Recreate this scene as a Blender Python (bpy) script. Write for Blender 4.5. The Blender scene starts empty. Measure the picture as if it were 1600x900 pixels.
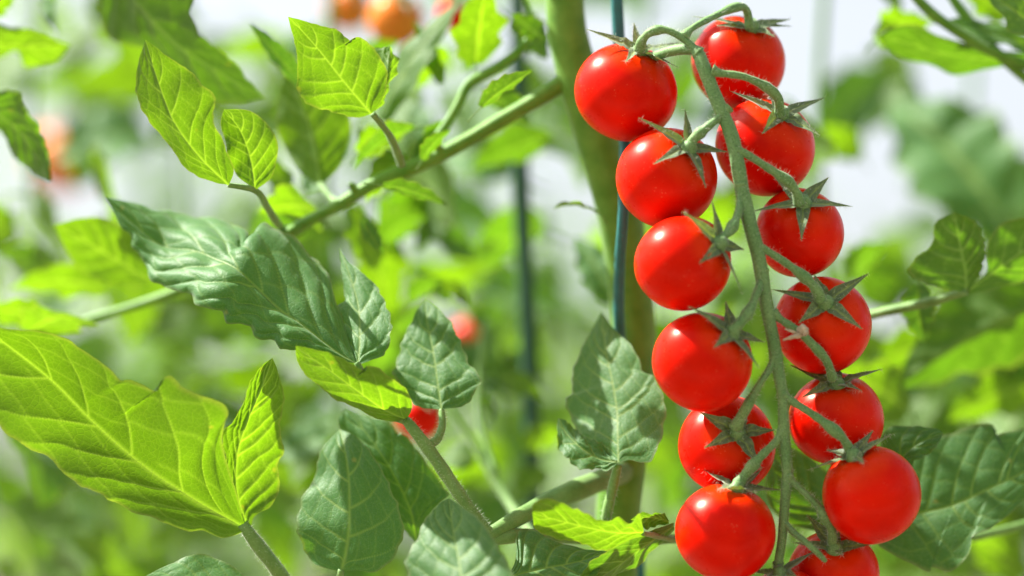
import bpy, math, random
import numpy as np
from mathutils import Matrix, Vector

random.seed(7)
RNG = np.random.default_rng(11)
SC = bpy.context.scene
COL = SC.collection

# ------------------------------------------------------------------ camera
D = 0.80                                   # metres from the lens to the sharp plane
PITCH = math.radians(6.0)
CAM = np.array([0.0, -D, 1.0])
RIGHT = np.array([1.0, 0, 0])
UP = np.array([0, -math.sin(PITCH), math.cos(PITCH)])
FWD = np.array([0, math.cos(PITCH), math.sin(PITCH)])
cam_data = bpy.data.cameras.new('camera')
cam = bpy.data.objects.new('camera', cam_data)
COL.objects.link(cam)
cam.location = CAM
cam.rotation_euler = (math.pi / 2 + PITCH, 0, 0)
cam_data.lens = 100
cam_data.sensor_width = 36
cam_data.clip_start = 0.02
cam_data.clip_end = 2000
cam_data.dof.use_dof = True
cam_data.dof.focus_distance = D - 0.004
cam_data.dof.aperture_fstop = 3.6
SC.camera = cam

# ------------------------------------------------------------------ light
sun_cam = np.array([-0.60, 0.75, 0.22])    # towards the sun: left, up, a little beyond the plants
SUN = sun_cam[0] * RIGHT + sun_cam[1] * UP + sun_cam[2] * FWD
SUN /= np.linalg.norm(SUN)
world = bpy.data.worlds.new('World')
SC.world = world
world.use_nodes = True
wn = world.node_tree
for n in list(wn.nodes):
    wn.nodes.remove(n)
sky = wn.nodes.new('ShaderNodeTexSky')
sky.sky_type = 'NISHITA'
sky.sun_disc = False
sky.sun_elevation = math.asin(SUN[2])
sky.sun_rotation = math.atan2(SUN[0], SUN[1])
sky.air_density = 1.0
sky.dust_density = 3.0
sky.ozone_density = 1.0
bg = wn.nodes.new('ShaderNodeBackground')
bg.inputs['Strength'].default_value = 0.082
wo = wn.nodes.new('ShaderNodeOutputWorld')
hs = wn.nodes.new('ShaderNodeHueSaturation')   # hazy summer sky: paler than clear blue
hs.inputs['Saturation'].default_value = 0.32
wn.links.new(sky.outputs[0], hs.inputs['Color'])
wn.links.new(hs.outputs[0], bg.inputs[0])
wn.links.new(bg.outputs[0], wo.inputs[0])
sl = bpy.data.lights.new('sun', 'SUN')
sl.energy = 5.0
sl.angle = math.radians(0.55)
sl.color = (1.0, 0.955, 0.88)
so = bpy.data.objects.new('sun', sl)
COL.objects.link(so)
so.rotation_euler = Vector(SUN).to_track_quat('Z', 'Y').to_euler()
so.location = (-3, 1, 6)
SC.view_settings.view_transform = 'Standard'
SC.view_settings.look = 'None'
SC.view_settings.gamma = 1
SC.view_settings.exposure = 1.55
SC.render.engine = 'CYCLES'
SC.cycles.use_denoising = True
SC.cycles.max_bounces = 8
SC.cycles.transmission_bounces = 6
SC.cycles.sample_clamp_indirect = 8.0

# ------------------------------------------------------------------ materials
def mat(name):
    m = bpy.data.materials.new(name)
    m.use_nodes = True
    t = m.node_tree
    for n in list(t.nodes):
        t.nodes.remove(n)
    out = t.nodes.new('ShaderNodeOutputMaterial')
    return m, t, out

def N(t, kind, **kw):
    n = t.nodes.new(kind)
    for k, v in kw.items():
        if k in n.inputs:
            n.inputs[k].default_value = v
        else:
            setattr(n, k, v)
    return n

def mixc(t, fac, a, b):
    n = t.nodes.new('ShaderNodeMix')
    n.data_type = 'RGBA'
    for sock, v in ((n.inputs[0], fac), (n.inputs[6], a), (n.inputs[7], b)):
        if hasattr(v, 'is_output'):
            t.links.new(v, sock)
        else:
            sock.default_value = v if not isinstance(v, tuple) else (*v, 1)
    return n.outputs[2]

def math_(t, op, a, b=None, clamp=False):
    n = t.nodes.new('ShaderNodeMath')
    n.operation = op
    n.use_clamp = clamp
    for i, v in enumerate((a, b)):
        if v is None:
            continue
        if hasattr(v, 'is_output'):
            t.links.new(v, n.inputs[i])
        else:
            n.inputs[i].default_value = v
    return n.outputs[0]

def ramp(t, fac, stops):
    n = t.nodes.new('ShaderNodeValToRGB')
    e = n.color_ramp.elements
    while len(e) < len(stops):
        e.new(0.5)
    for el, (p, c) in zip(e, stops):
        el.position = p
        el.color = (c, c, c, 1) if not isinstance(c, tuple) else (*c, 1)
    t.links.new(fac, n.inputs[0])
    return n.outputs[0]

def leaf_material(name, top, under, trans, fac, sheen=0.25, fuzz=0.46):
    m, t, out = mat(name)
    vein = N(t, 'ShaderNodeAttribute', attribute_name='vein').outputs['Fac']
    rim = N(t, 'ShaderNodeAttribute', attribute_name='rim').outputs['Fac']
    uv = N(t, 'ShaderNodeAttribute', attribute_name='leafuv').outputs['Vector']
    oi = N(t, 'ShaderNodeObjectInfo').outputs['Random']
    vor = N(t, 'ShaderNodeTexVoronoi', feature='DISTANCE_TO_EDGE', Scale=0.62)
    t.links.new(uv, vor.inputs['Vector'])
    ret = ramp(t, vor.outputs['Distance'], [(0.0, 1.0), (0.11, 0.0)])
    noi = N(t, 'ShaderNodeTexNoise', Scale=0.16, Detail=5.0, Roughness=0.6)
    t.links.new(uv, noi.inputs['Vector'])
    fine = N(t, 'ShaderNodeTexNoise', Scale=2.6, Detail=3.0, Roughness=0.7)
    t.links.new(uv, fine.inputs['Vector'])
    vm = math_(t, 'MAXIMUM', vein, math_(t, 'MULTIPLY', ret, 0.16))
    var = math_(t, 'ADD', math_(t, 'MULTIPLY', noi.outputs['Fac'], 0.7), math_(t, 'MULTIPLY', oi, 0.3))
    dk = tuple(c * 0.72 for c in top)
    lt = tuple(c * 1.35 for c in top)
    c_top = mixc(t, var, dk, lt)
    c_top = mixc(t, math_(t, 'MULTIPLY', vm, 0.85), c_top, (0.25, 0.36, 0.09))
    # down of short pale hairs on the blade
    hair = ramp(t, fine.outputs['Fac'], [(0.5, 0.0), (0.72, 1.0)])
    c_top = mixc(t, math_(t, 'MULTIPLY', hair, fuzz), c_top, (0.25, 0.40, 0.23))
    spv = N(t, 'ShaderNodeTexVoronoi', Scale=0.085)
    t.links.new(uv, spv.inputs['Vector'])
    spot = math_(t, 'MULTIPLY', ramp(t, spv.outputs['Distance'], [(0.03, 1.0), (0.085, 0.0)]), 0.6)
    c_top = mixc(t, spot, c_top, (0.30, 0.32, 0.10))
    c_un = mixc(t, var, tuple(c * 0.8 for c in under), tuple(c * 1.2 for c in under))
    c_un = mixc(t, math_(t, 'MULTIPLY', vm, 0.6), c_un, (0.30, 0.40, 0.16))
    geo = N(t, 'ShaderNodeNewGeometry')
    col = mixc(t, geo.outputs['Backfacing'], c_top, c_un)
    col = mixc(t, math_(t, 'MULTIPLY', rim, 0.35), col, (0.30, 0.32, 0.16))
    tr = mixc(t, var, tuple(c * 0.62 for c in trans), tuple(min(c * 1.3, 0.95) for c in trans))
    tr = mixc(t, math_(t, 'MULTIPLY', vm, 0.85), tr, (min(trans[0] * 2.4, .9), min(trans[1] * 1.9, .9), 0.012))
    tr = mixc(t, math_(t, 'MULTIPLY', rim, 0.3), tr, (0.45, 0.40, 0.04))
    tr = mixc(t, spot, tr, (0.42, 0.42, 0.02))
    h = math_(t, 'ADD', math_(t, 'MULTIPLY', ret, -0.6), math_(t, 'MULTIPLY', fine.outputs['Fac'], 0.5))
    bump = N(t, 'ShaderNodeBump', Strength=0.35, Distance=0.0002)
    t.links.new(h, bump.inputs['Height'])
    p = N(t, 'ShaderNodeBsdfPrincipled', Roughness=0.52)
    p.inputs['Specular IOR Level'].default_value = 0.36
    p.inputs['Sheen Weight'].default_value = sheen
    p.inputs['Sheen Roughness'].default_value = 0.45
    p.inputs['Sheen Tint'].default_value = (0.9, 1.0, 0.9, 1)
    t.links.new(col, p.inputs['Base Color'])
    t.links.new(bump.outputs[0], p.inputs['Normal'])
    tl = N(t, 'ShaderNodeBsdfTranslucent')
    t.links.new(tr, tl.inputs['Color'])
    t.links.new(bump.outputs[0], tl.inputs['Normal'])
    mx = t.nodes.new('ShaderNodeMixShader')
    mx.inputs[0].default_value = fac
    t.links.new(p.outputs[0], mx.inputs[1])
    t.links.new(tl.outputs[0], mx.inputs[2])
    t.links.new(mx.outputs[0], out.inputs[0])
    return m

M_LEAF = leaf_material('tomato_leaf', (0.060, 0.185, 0.040), (0.085, 0.18, 0.025), (0.105, 0.26, 0.003), 0.45)
M_YOUNG = leaf_material('young_tomato_leaf', (0.075, 0.185, 0.030), (0.10, 0.21, 0.018), (0.165, 0.345, 0.002), 0.5)
M_SEPAL = leaf_material('sepal', (0.075, 0.130, 0.055), (0.09, 0.14, 0.07), (0.20, 0.34, 0.03), 0.2, 0.5, 0.35)

def stem_material(name, c1, c2, speck=0.4, scale=700.0):
    m, t, out = mat(name)
    tc = N(t, 'ShaderNodeTexCoord')
    noi = N(t, 'ShaderNodeTexNoise', Scale=scale * 0.25, Detail=5.0, Roughness=0.6)
    t.links.new(tc.outputs['Object'], noi.inputs['Vector'])
    fin = N(t, 'ShaderNodeTexNoise', Scale=scale * 4.0, Detail=2.0)
    t.links.new(tc.outputs['Object'], fin.inputs['Vector'])
    col = mixc(t, ramp(t, noi.outputs['Fac'], [(0.35, 0.0), (0.65, 1.0)]), c1, c2)
    sp = ramp(t, fin.outputs['Fac'], [(0.38, 1.0), (0.5, 0.0)])
    col = mixc(t, math_(t, 'MULTIPLY', sp, speck), col, tuple(c * 0.35 for c in c1))
    bump = N(t, 'ShaderNodeBump', Strength=0.5, Distance=0.0002)
    t.links.new(fin.outputs['Fac'], bump.inputs['Height'])
    p = N(t, 'ShaderNodeBsdfPrincipled', Roughness=0.55)
    p.inputs['Specular IOR Level'].default_value = 0.35
    p.inputs['Sheen Weight'].default_value = 0.25
    p.inputs['Sheen Roughness'].default_value = 0.4
    p.inputs['Subsurface Weight'].default_value = 0.0
    p.inputs['Subsurface Radius'].default_value = (0.6, 1.0, 0.2)
    p.inputs['Subsurface Scale'].default_value = 0.001
    t.links.new(col, p.inputs['Base Color'])
    t.links.new(bump.outputs[0], p.inputs['Normal'])
    t.links.new(p.outputs[0], out.inputs[0])
    return m

M_STEM = stem_material('green_stem', (0.080, 0.225, 0.008), (0.14, 0.30, 0.025), 0.12)
M_TRUSS = stem_material('truss_stalk', (0.115, 0.25, 0.070), (0.19, 0.33, 0.11), 0.6)
M_PETIOLE = stem_material('petiole', (0.115, 0.25, 0.045), (0.19, 0.34, 0.085), 0.25)
M_DRY = stem_material('withered', (0.42, 0.32, 0.20), (0.55, 0.45, 0.30), 0.3)

def hair_material():
    m, t, out = mat('stem_hair')
    p = N(t, 'ShaderNodeBsdfPrincipled', Roughness=0.4)
    p.inputs['Base Color'].default_value = (0.72, 0.76, 0.66, 1)
    tl = N(t, 'ShaderNodeBsdfTranslucent')
    tl.inputs[0].default_value = (0.75, 0.8, 0.65, 1)
    mx = t.nodes.new('ShaderNodeMixShader')
    mx.inputs[0].default_value = 0.5
    t.links.new(p.outputs[0], mx.inputs[1])
    t.links.new(tl.outputs[0], mx.inputs[2])
    t.links.new(mx.outputs[0], out.inputs[0])
    return m
M_HAIR = hair_material()

def fruit_material(name, c1, c2):
    m, t, out = mat(name)
    tc = N(t, 'ShaderNodeTexCoord')
    noi = N(t, 'ShaderNodeTexNoise', Scale=70.0, Detail=3.0)
    t.links.new(tc.outputs['Object'], noi.inputs['Vector'])
    col = mixc(t, ramp(t, noi.outputs['Fac'], [(0.3, 0.0), (0.7, 1.0)]), c1, c2)
    # each fruit a little riper or less ripe, shoulders paler than the rest
    oi = N(t, 'ShaderNodeObjectInfo').outputs['Random']
    col = mixc(t, math_(t, 'MULTIPLY', oi, 0.22), col, (0.68, 0.016, 0.0008))
    sep = N(t, 'ShaderNodeSeparateXYZ')
    t.links.new(tc.outputs['Object'], sep.inputs[0])
    zz = math_(t, 'ADD', math_(t, 'MULTIPLY', sep.outputs['Z'], 70.0), math_(t, 'MULTIPLY', noi.outputs['Fac'], 0.5))
    col = mixc(t, math_(t, 'MULTIPLY', ramp(t, zz, [(0.80, 0.0), (1.25, 1.0)]), 0.35), col, (0.70, 0.06, 0.0015))
    vor = N(t, 'ShaderNodeTexVoronoi', Scale=900.0)
    t.links.new(tc.outputs['Object'], vor.inputs['Vector'])
    big = N(t, 'ShaderNodeTexNoise', Scale=160.0, Detail=2.0)
    t.links.new(tc.outputs['Object'], big.inputs['Vector'])
    dots = math_(t, 'MULTIPLY', ramp(t, vor.outputs['Distance'], [(0.07, 1.0), (0.16, 0.0)]),
                 ramp(t, big.outputs['Fac'], [(0.50, 0.0), (0.70, 1.0)]))
    col = mixc(t, math_(t, 'MULTIPLY', dots, 0.55), col, (0.85, 0.38, 0.20))
    fine = N(t, 'ShaderNodeTexNoise', Scale=420.0, Detail=4.0)
    t.links.new(tc.outputs['Object'], fine.inputs['Vector'])
    bump = N(t, 'ShaderNodeBump', Strength=0.12, Distance=0.0001)
    t.links.new(math_(t, 'ADD', fine.outputs['Fac'], dots), bump.inputs['Height'])
    p = N(t, 'ShaderNodeBsdfPrincipled')
    t.links.new(col, p.inputs['Base Color'])
    t.links.new(math_(t, 'ADD', math_(t, 'MULTIPLY', fine.outputs['Fac'], 0.14), 0.22), p.inputs['Roughness'])
    p.inputs['Specular IOR Level'].default_value = 0.17
    p.inputs['Specular Tint'].default_value = (1.0, 0.62, 0.40, 1)
    p.inputs['Subsurface Weight'].default_value = 0.12
    p.inputs['Subsurface Radius'].default_value = (1.0, 0.22, 0.06)
    p.inputs['Subsurface Scale'].default_value = 0.003
    p.inputs['Sheen Weight'].default_value = 0.0
    p.inputs['Sheen Roughness'].default_value = 0.3
    t.links.new(bump.outputs[0], p.inputs['Normal'])
    t.links.new(p.outputs[0], out.inputs[0])
    return m
M_FRUIT = fruit_material('tomato_skin', (0.57, 0.0016, 0.0003), (0.82, 0.0080, 0.0004))
M_ORANGE = fruit_material('ripening_skin', (0.75, 0.20, 0.03), (0.80, 0.32, 0.05))

def plain(name, c, rough, scale, dark=0.6, bumpd=0.0004):
    m, t, out = mat(name)
    tc = N(t, 'ShaderNodeTexCoord')
    noi = N(t, 'ShaderNodeTexNoise', Scale=scale, Detail=8.0, Roughness=0.65)
    t.links.new(tc.outputs['Object'], noi.inputs['Vector'])
    col = mixc(t, noi.outputs['Fac'], tuple(x * dark for x in c), tuple(min(x * (2 - dark), 1) for x in c))
    bump = N(t, 'ShaderNodeBump', Strength=0.5, Distance=bumpd)
    t.links.new(noi.outputs['Fac'], bump.inputs['Height'])
    p = N(t, 'ShaderNodeBsdfPrincipled', Roughness=rough)
    t.links.new(col, p.inputs['Base Color'])
    t.links.new(bump.outputs[0], p.inputs['Normal'])
    t.links.new(p.outputs[0], out.inputs[0])
    return m
M_STAKE = plain('teal_plastic', (0.012, 0.135, 0.130), 0.55, 300, 0.5)
M_STAKE2 = plain('dark_green_plastic', (0.016, 0.075, 0.040), 0.6, 200, 0.6)
M_SOIL = plain('soil', (0.16, 0.115, 0.075), 0.9, 9, 0.5, 0.01)
M_PETAL = plain('yellow_petal', (0.75, 0.55, 0.04), 0.6, 200, 0.85)

# ------------------------------------------------------------------ geometry helpers
def unproj(px, py, d):
    """photo pixel + metres beyond the sharp plane -> point"""
    Z = D + d
    return CAM + RIGHT * ((px - 800) / 1600 * 0.36 * Z) + UP * ((450 - py) / 1600 * 0.36 * Z) + FWD * Z

PX = 0.36 * D / 1600                        # metres per pixel at the sharp plane

def resample(pts, n, sub=10):
    """smooth curve through the points, n samples spaced evenly along it"""
    P = np.asarray(pts, float)
    if len(P) < 3:
        u = np.linspace(0, 1, n)[:, None]
        return P[0] * (1 - u) + P[-1] * u
    Q = np.vstack([2 * P[0] - P[1], P, 2 * P[-1] - P[-2]])
    out = []
    u = np.linspace(0, 1, sub, endpoint=False)[:, None]
    for i in range(1, len(Q) - 2):
        a, b, c, d = Q[i - 1], Q[i], Q[i + 1], Q[i + 2]
        out.append(0.5 * (2 * b + (c - a) * u + (2 * a - 5 * b + 4 * c - d) * u ** 2 + (3 * b - a - 3 * c + d) * u ** 3))
    C = np.vstack(out + [P[-1:]])
    L = np.concatenate([[0], np.cumsum(np.linalg.norm(np.diff(C[:, :3], axis=0), axis=1))])
    s = np.linspace(0, L[-1], n)
    return np.stack([np.interp(s, L, C[:, k]) for k in range(C.shape[1])], 1)

WORLD = {}
def place(o, W, parent=None):
    COL.objects.link(o) if o.name not in COL.objects else None
    WORLD[o] = W
    if parent is not None:
        o.parent = parent
        o.matrix_basis = WORLD[parent].inverted() @ W
    else:
        o.matrix_basis = W
    return o

def tag(o, label=None, cat=None, group=None, kind=None):
    if label: o['label'] = label
    if cat: o['category'] = cat
    if group: o['group'] = group
    if kind: o['kind'] = kind
    return o

def empty(name, loc):
    o = bpy.data.objects.new(name, None)
    o.empty_display_size = 0.02
    return place(o, Matrix.Translation(Vector(loc)))

def mesh_obj(name, V, F, m, parent=None, origin=None, attrs=None, smooth=True):
    """V in world space; the object's origin is moved to its first point"""
    V = np.asarray(V, float)
    origin = V[0] if origin is None else np.asarray(origin)
    me = bpy.data.meshes.new(name)
    me.from_pydata((V - origin).tolist(), [], F if isinstance(F, list) else F.tolist())
    if attrs:
        for k, (typ, a) in attrs.items():
            at = me.attributes.new(k, typ, 'POINT')
            at.data.foreach_set('vector' if typ == 'FLOAT_VECTOR' else 'value', np.ascontiguousarray(a, dtype=np.float32).ravel())
    if smooth:
        me.polygons.foreach_set('use_smooth', [True] * len(me.polygons))
    me.materials.append(m)
    me.update()
    o = bpy.data.objects.new(name, me)
    return place(o, Matrix.Translation(Vector(origin)), parent)

class Sheet:
    """collects leaf blades into one mesh"""
    def __init__(self):
        self.V, self.F, self.vein, self.uv, self.rim, self.n = [], [], [], [], [], 0

    def add(self, M3, L3, R3, top_dir, quilt=0.0006, wave=0.0008, curl=0.0, nveins=6, slope=0.38,
            nv=16, serr=0.0, nserr=9, dE=None, bow=0.0, vein_w=0.00034, hump=None, lat_w=0.34):
        nt = len(M3)
        rng = np.random.default_rng(RNG.integers(1 << 30))
        t = np.linspace(0, 1, nt)
        mm_len = np.linalg.norm(np.diff(M3, axis=0), axis=1).sum() * 1000
        seed = rng.uniform(0, 500)
        rows = []
        S = np.linspace(0, 1, nv)
        half = {}
        for side, E in ((-1, L3), (1, R3)):
            E = E.copy()
            if serr:
                out = E - M3
                w = np.linalg.norm(out, axis=1, keepdims=True) + 1e-9
                ph = rng.uniform(0, 1)
                u = t * nserr + ph + 0.25 * np.sin(t * 9 + ph * 6)
                saw = (u % 1.0)
                saw = np.where(saw < 0.72, saw / 0.72, (1 - saw) / 0.28) - 0.5
                amp = serr * np.clip(np.sin(np.pi * np.clip(t * 1.02, 0, 1)), 0, 1)[:, None]
                E = E + out / w * (saw[:, None] * amp * 1.6)
            if serr:
                out = E - M3
                w = np.linalg.norm(out, axis=1, keepdims=True) + 1e-9
                z = t * nserr * 2.3
                nz = np.sin(z * 3.1 + seed) * 0.5 + np.sin(z * 5.3 + seed * 1.7) * 0.35 + np.sin(z * 1.3 + seed * .6) * 0.6
                E = E + out / w * (nz * serr * 0.55 * np.clip(np.sin(np.pi * t) * 2, 0, 1))[:, None]
            wv = np.linalg.norm(E - M3, axis=1)
            # veins of this side
            tk = np.linspace(0.03, 0.86, nveins) + rng.uniform(-.04, .04, nveins)
            T, SS = np.meshgrid(t, S, indexing='ij')
            phi = T - slope * SS ** 1.15 * (1 - 0.45 * T)
            idx = np.searchsorted(tk, phi)
            lo = np.where(idx > 0, tk[np.clip(idx - 1, 0, nveins - 1)], tk[0] - 0.12)
            hi = np.where(idx < nveins, tk[np.clip(idx, 0, nveins - 1)], 1.02)
            fr = np.clip((phi - lo) / np.maximum(hi - lo, 1e-4), 0, 1)
            dist = np.minimum(np.abs(phi - lo), np.abs(hi - phi)) * mm_len * 0.9
            near_lo = np.abs(phi - lo) < np.abs(hi - phi)
            isv = np.where(near_lo, idx > 0, idx < nveins)
            wmm = lat_w * (1 - 0.55 * SS)
            lat = np.exp(-(dist / wmm) ** 2) * isv * (1 - 0.55 * SS ** 2)
            # cross veins between the laterals
            cell = idx * 1.7
            cross = np.abs(np.sin(np.pi * (SS * 3.6 + cell + 0.55 * fr)))
            tert = np.exp(-(cross / 0.16) ** 2) * 0.38 * (SS > .08)
            midw = (vein_w * 1000) * (1.25 - T * 0.9)
            mid = np.exp(-((SS * wv[:, None] * 1000) / midw) ** 2)
            vein = np.clip(np.maximum(np.maximum(lat, mid), tert * np.clip(1 - lat, 0, 1)), 0, 1)
            q = (np.sin(np.pi * fr) ** 0.55) * np.clip(SS * 5, 0, 1) * (1 - 0.4 * SS ** 3) * (0.62 + 0.38 * cross ** 0.5)
            q = q - 0.25 * mid
            w8 = wv / max(wv.max(), 1e-9)
            h = quilt * q * np.clip(w8 * 1.6, 0, 1)[:, None]
            f1, f2, p1, p2 = rng.uniform(4, 7), rng.uniform(9, 14), rng.uniform(0, 6), rng.uniform(0, 6)
            h = h + wave * SS ** 1.5 * (np.sin(T * f1 * 2 + p1 + SS * 1.5) + 0.55 * np.sin(T * f2 * 2 + p2)) * np.clip(w8, 0, 1)[:, None]
            h = h + curl * np.clip((SS - 0.78) / 0.22, 0, 1) ** 1.6
            if hump is not None:
                for (ht, hs, hside, rt, rs, amp) in hump:
                    h = h + amp * np.exp(-((T - ht) / rt) ** 2 - ((SS * side - hs) / rs) ** 2)
            P = M3[:, None, :] + (E - M3)[:, None, :] * SS[..., None]
            if bow:
                P = P + FWD * (bow * (4 * SS * (1 - SS)) * w8[:, None])[..., None]
            uv = np.stack([T * mm_len, side * SS * wv[:, None] * 1000, np.full_like(T, seed)], -1)
            rim = np.clip((SS - 0.93) / 0.07, 0, 1)
            half[side] = (P, h, vein, uv, rim)
        P = np.concatenate([half[-1][0][:, :0:-1], half[1][0]], 1)
        cat = lambda k: np.concatenate([half[-1][k][:, :0:-1], half[1][k]], 1)
        h, vein, uv, rim = cat(1), cat(2), cat(3), cat(4)
        gu = np.gradient(P, axis=0)
        gv = np.gradient(P, axis=1)
        n = np.cross(gu, gv)
        n /= np.linalg.norm(n, axis=-1, keepdims=True) + 1e-12
        mean = n[nt // 6: -nt // 6].reshape(-1, 3).mean(0)
        flip = np.dot(mean, top_dir) < 0
        nn = -n if flip else n
        # rows near the base can fold back on themselves: keep the mean direction there
        m = mean / (np.linalg.norm(mean) + 1e-9) * (-1 if flip else 1)
        nn = np.where((nn @ m)[..., None] < 0, m, nn)
        P = P + nn * h[..., None]
        a, b = P.shape[:2]
        I = np.arange(a * b).reshape(a, b) + self.n
        q = np.stack([I[:-1, :-1], I[1:, :-1], I[1:, 1:], I[:-1, 1:]], -1).reshape(-1, 4)
        if flip:
            q = q[:, ::-1]
        self.V.append(P.reshape(-1, 3)); self.F += q.tolist()
        self.vein.append(vein.ravel()); self.uv.append(uv.reshape(-1, 3)); self.rim.append(rim.ravel())
        self.n += a * b

    def add_tube(self, V, F, vein=0.9):
        self.V.append(V); self.F += [[i + self.n for i in f] for f in F]
        self.vein.append(np.full(len(V), vein)); self.uv.append(V * 1000); self.rim.append(np.zeros(len(V)))
        self.n += len(V)

    def attrs(self):
        return {'vein': ('FLOAT', np.concatenate(self.vein)), 'leafuv': ('FLOAT_VECTOR', np.concatenate(self.uv)),
                'rim': ('FLOAT', np.concatenate(self.rim))}

    def build(self, name, m, parent, origin=None):
        return mesh_obj(name, np.concatenate(self.V), self.F, m, parent, origin, self.attrs())

    def mesh(self, name, m):
        V = np.concatenate(self.V)
        me = bpy.data.meshes.new(name)
        me.from_pydata(V.tolist(), [], self.F)
        for k, (typ, a) in self.attrs().items():
            at = me.attributes.new(k, typ, 'POINT')
            at.data.foreach_set('vector' if typ == 'FLOAT_VECTOR' else 'value', np.ascontiguousarray(a, dtype=np.float32).ravel())
        me.polygons.foreach_set('use_smooth', [True] * len(me.polygons))
        me.materials.append(m)
        me.update()
        return me

def edge_world(mid, E, d, nt):
    """edge polyline traced in the photo -> points beside the midrib, tilted by d (mm at full width)"""
    M = resample(mid, nt)
    e = resample([(x[0], x[1]) for x in E], nt)
    w = np.linalg.norm(e - M[:, :2], axis=1)
    w = w / max(w.max(), 1e-6)
    dd = M[:, 2] + d * w
    return np.array([unproj(e[i, 0], e[i, 1], dd[i] / 1000) for i in range(nt)])

def lobe(sheet, mid, left, right, side, dl=0, dr=0, nt=84, **kw):
    nt = int(nt * 2.2)
    kw['nv'] = int(kw.get('nv', 16) * 1.6)
    kw['quilt'] = kw.get('quilt', 0.0006) * 0.68
    M = resample(mid, nt)
    M3 = np.array([unproj(a, b, c / 1000) for a, b, c in M])
    L3 = edge_world(mid, left, dl, nt)
    R3 = edge_world(mid, right, dr, nt)
    sheet.add(M3, L3, R3, -FWD if side == 'top' else FWD, **kw)

def tube_geo(P, r, k=12, ridge=0.0, seed=0, cap=True):
    P = np.asarray(P, float)
    n = len(P)
    T = np.gradient(P, axis=0)
    T /= np.linalg.norm(T, axis=1, keepdims=True) + 1e-12
    u = np.cross(T[0], [0.3, 1, 0.2]); u /= np.linalg.norm(u)
    V = []
    rr = np.random.default_rng(seed)
    ph = rr.uniform(0, 6)
    for i in range(n):
        u = u - T[i] * np.dot(u, T[i]); u /= np.linalg.norm(u)
        v = np.cross(T[i], u)
        a = np.arange(k) * 2 * math.pi / k
        R = r[i] * (1 + ridge * np.cos(a * 5 + ph) + ridge * 0.7 * math.sin(i * 0.9 + ph))
        V.append(P[i] + np.outer(np.cos(a) * R, u) + np.outer(np.sin(a) * R, v))
    V = np.concatenate(V)
    F = []
    for i in range(n - 1):
        for j in range(k):
            F.append([i * k + j, i * k + (j + 1) % k, (i + 1) * k + (j + 1) % k, (i + 1) * k + j])
    if cap:
        F.append(list(range(k))[::-1]); F.append([(n - 1) * k + j for j in range(k)])
    return V, F

def stalk_pts(pts, n=None):
    """(px, py, mm beyond the sharp plane, radius px) -> smooth world polyline and radii"""
    n = n or max(8, 6 * len(pts))
    C = resample(pts, n)
    P = np.array([unproj(c[0], c[1], c[2] / 1000) for c in C])
    return P, C[:, 3] * PX

HAIRS = []
def stalk(name, pts, m, parent, ridge=0.03, k=12, hairs=0, seed=1, n=None):
    P, r = stalk_pts(pts, n)
    V, F = tube_geo(P, r, k, ridge, seed)
    o = mesh_obj(name, V, F, m, parent, P[0])
    if hairs:
        HAIRS.append((P, r, hairs))
    return o

def hair_mesh(name, strands, parent, lo=0.0006, hi=0.0018, rad=0.00003):
    rng = np.random.default_rng(5)
    V, F = [], []
    for P, r, cnt in strands:
        for _ in range(cnt):
            u = rng.uniform(0, len(P) - 1.001); i = int(u); f = u - i
            c = P[i] * (1 - f) + P[i + 1] * f
            tdir = P[i + 1] - P[i]; tdir /= np.linalg.norm(tdir) + 1e-12
            d = rng.normal(size=3); d -= tdir * np.dot(d, tdir); d /= np.linalg.norm(d)
            b = c + d * r[i] * 0.97
            d2 = d + rng.normal(size=3) * 0.35; d2 /= np.linalg.norm(d2)
            L = rng.uniform(lo, hi)
            tip = b + d2 * L
            e = np.cross(d2, tdir); e /= np.linalg.norm(e) + 1e-9
            g = np.cross(d2, e)
            s = len(V)
            V += [b + e * rad, b - e * rad * .5 + g * rad * .87, b - e * rad * .5 - g * rad * .87, tip]
            F += [[s, s + 1, s + 3], [s + 1, s + 2, s + 3], [s + 2, s, s + 3]]
    o = mesh_obj(name, np.array(V), F, M_HAIR, parent, smooth=False)
    return tag(o, kind='stuff')

# ------------------------------------------------------------------ ground
g = 400.0
ground = mesh_obj('ground', [(-g, -g, 0), (g, -g, 0), (g, g, 0), (-g, g, 0)], [[0, 1, 2, 3]], M_SOIL, smooth=False, origin=(0, 0, 0))
tag(ground, kind='structure')

M_STRIP = plain('pale_strip', (0.36, 0.35, 0.33), 0.85, 14, 0.9, 0.002)  # unseen pale ground strip, added to reflect light up onto the fruit
reflector_strip = mesh_obj('reflector_strip', [(-4, -1.5, 0.004), (4, -1.5, 0.004), (4, -1.12, 0.004), (-4, -1.12, 0.004)], [[0, 1, 2, 3]], M_STRIP, smooth=False, origin=(0, 0, 0))
tag(reflector_strip, kind='structure')

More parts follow.
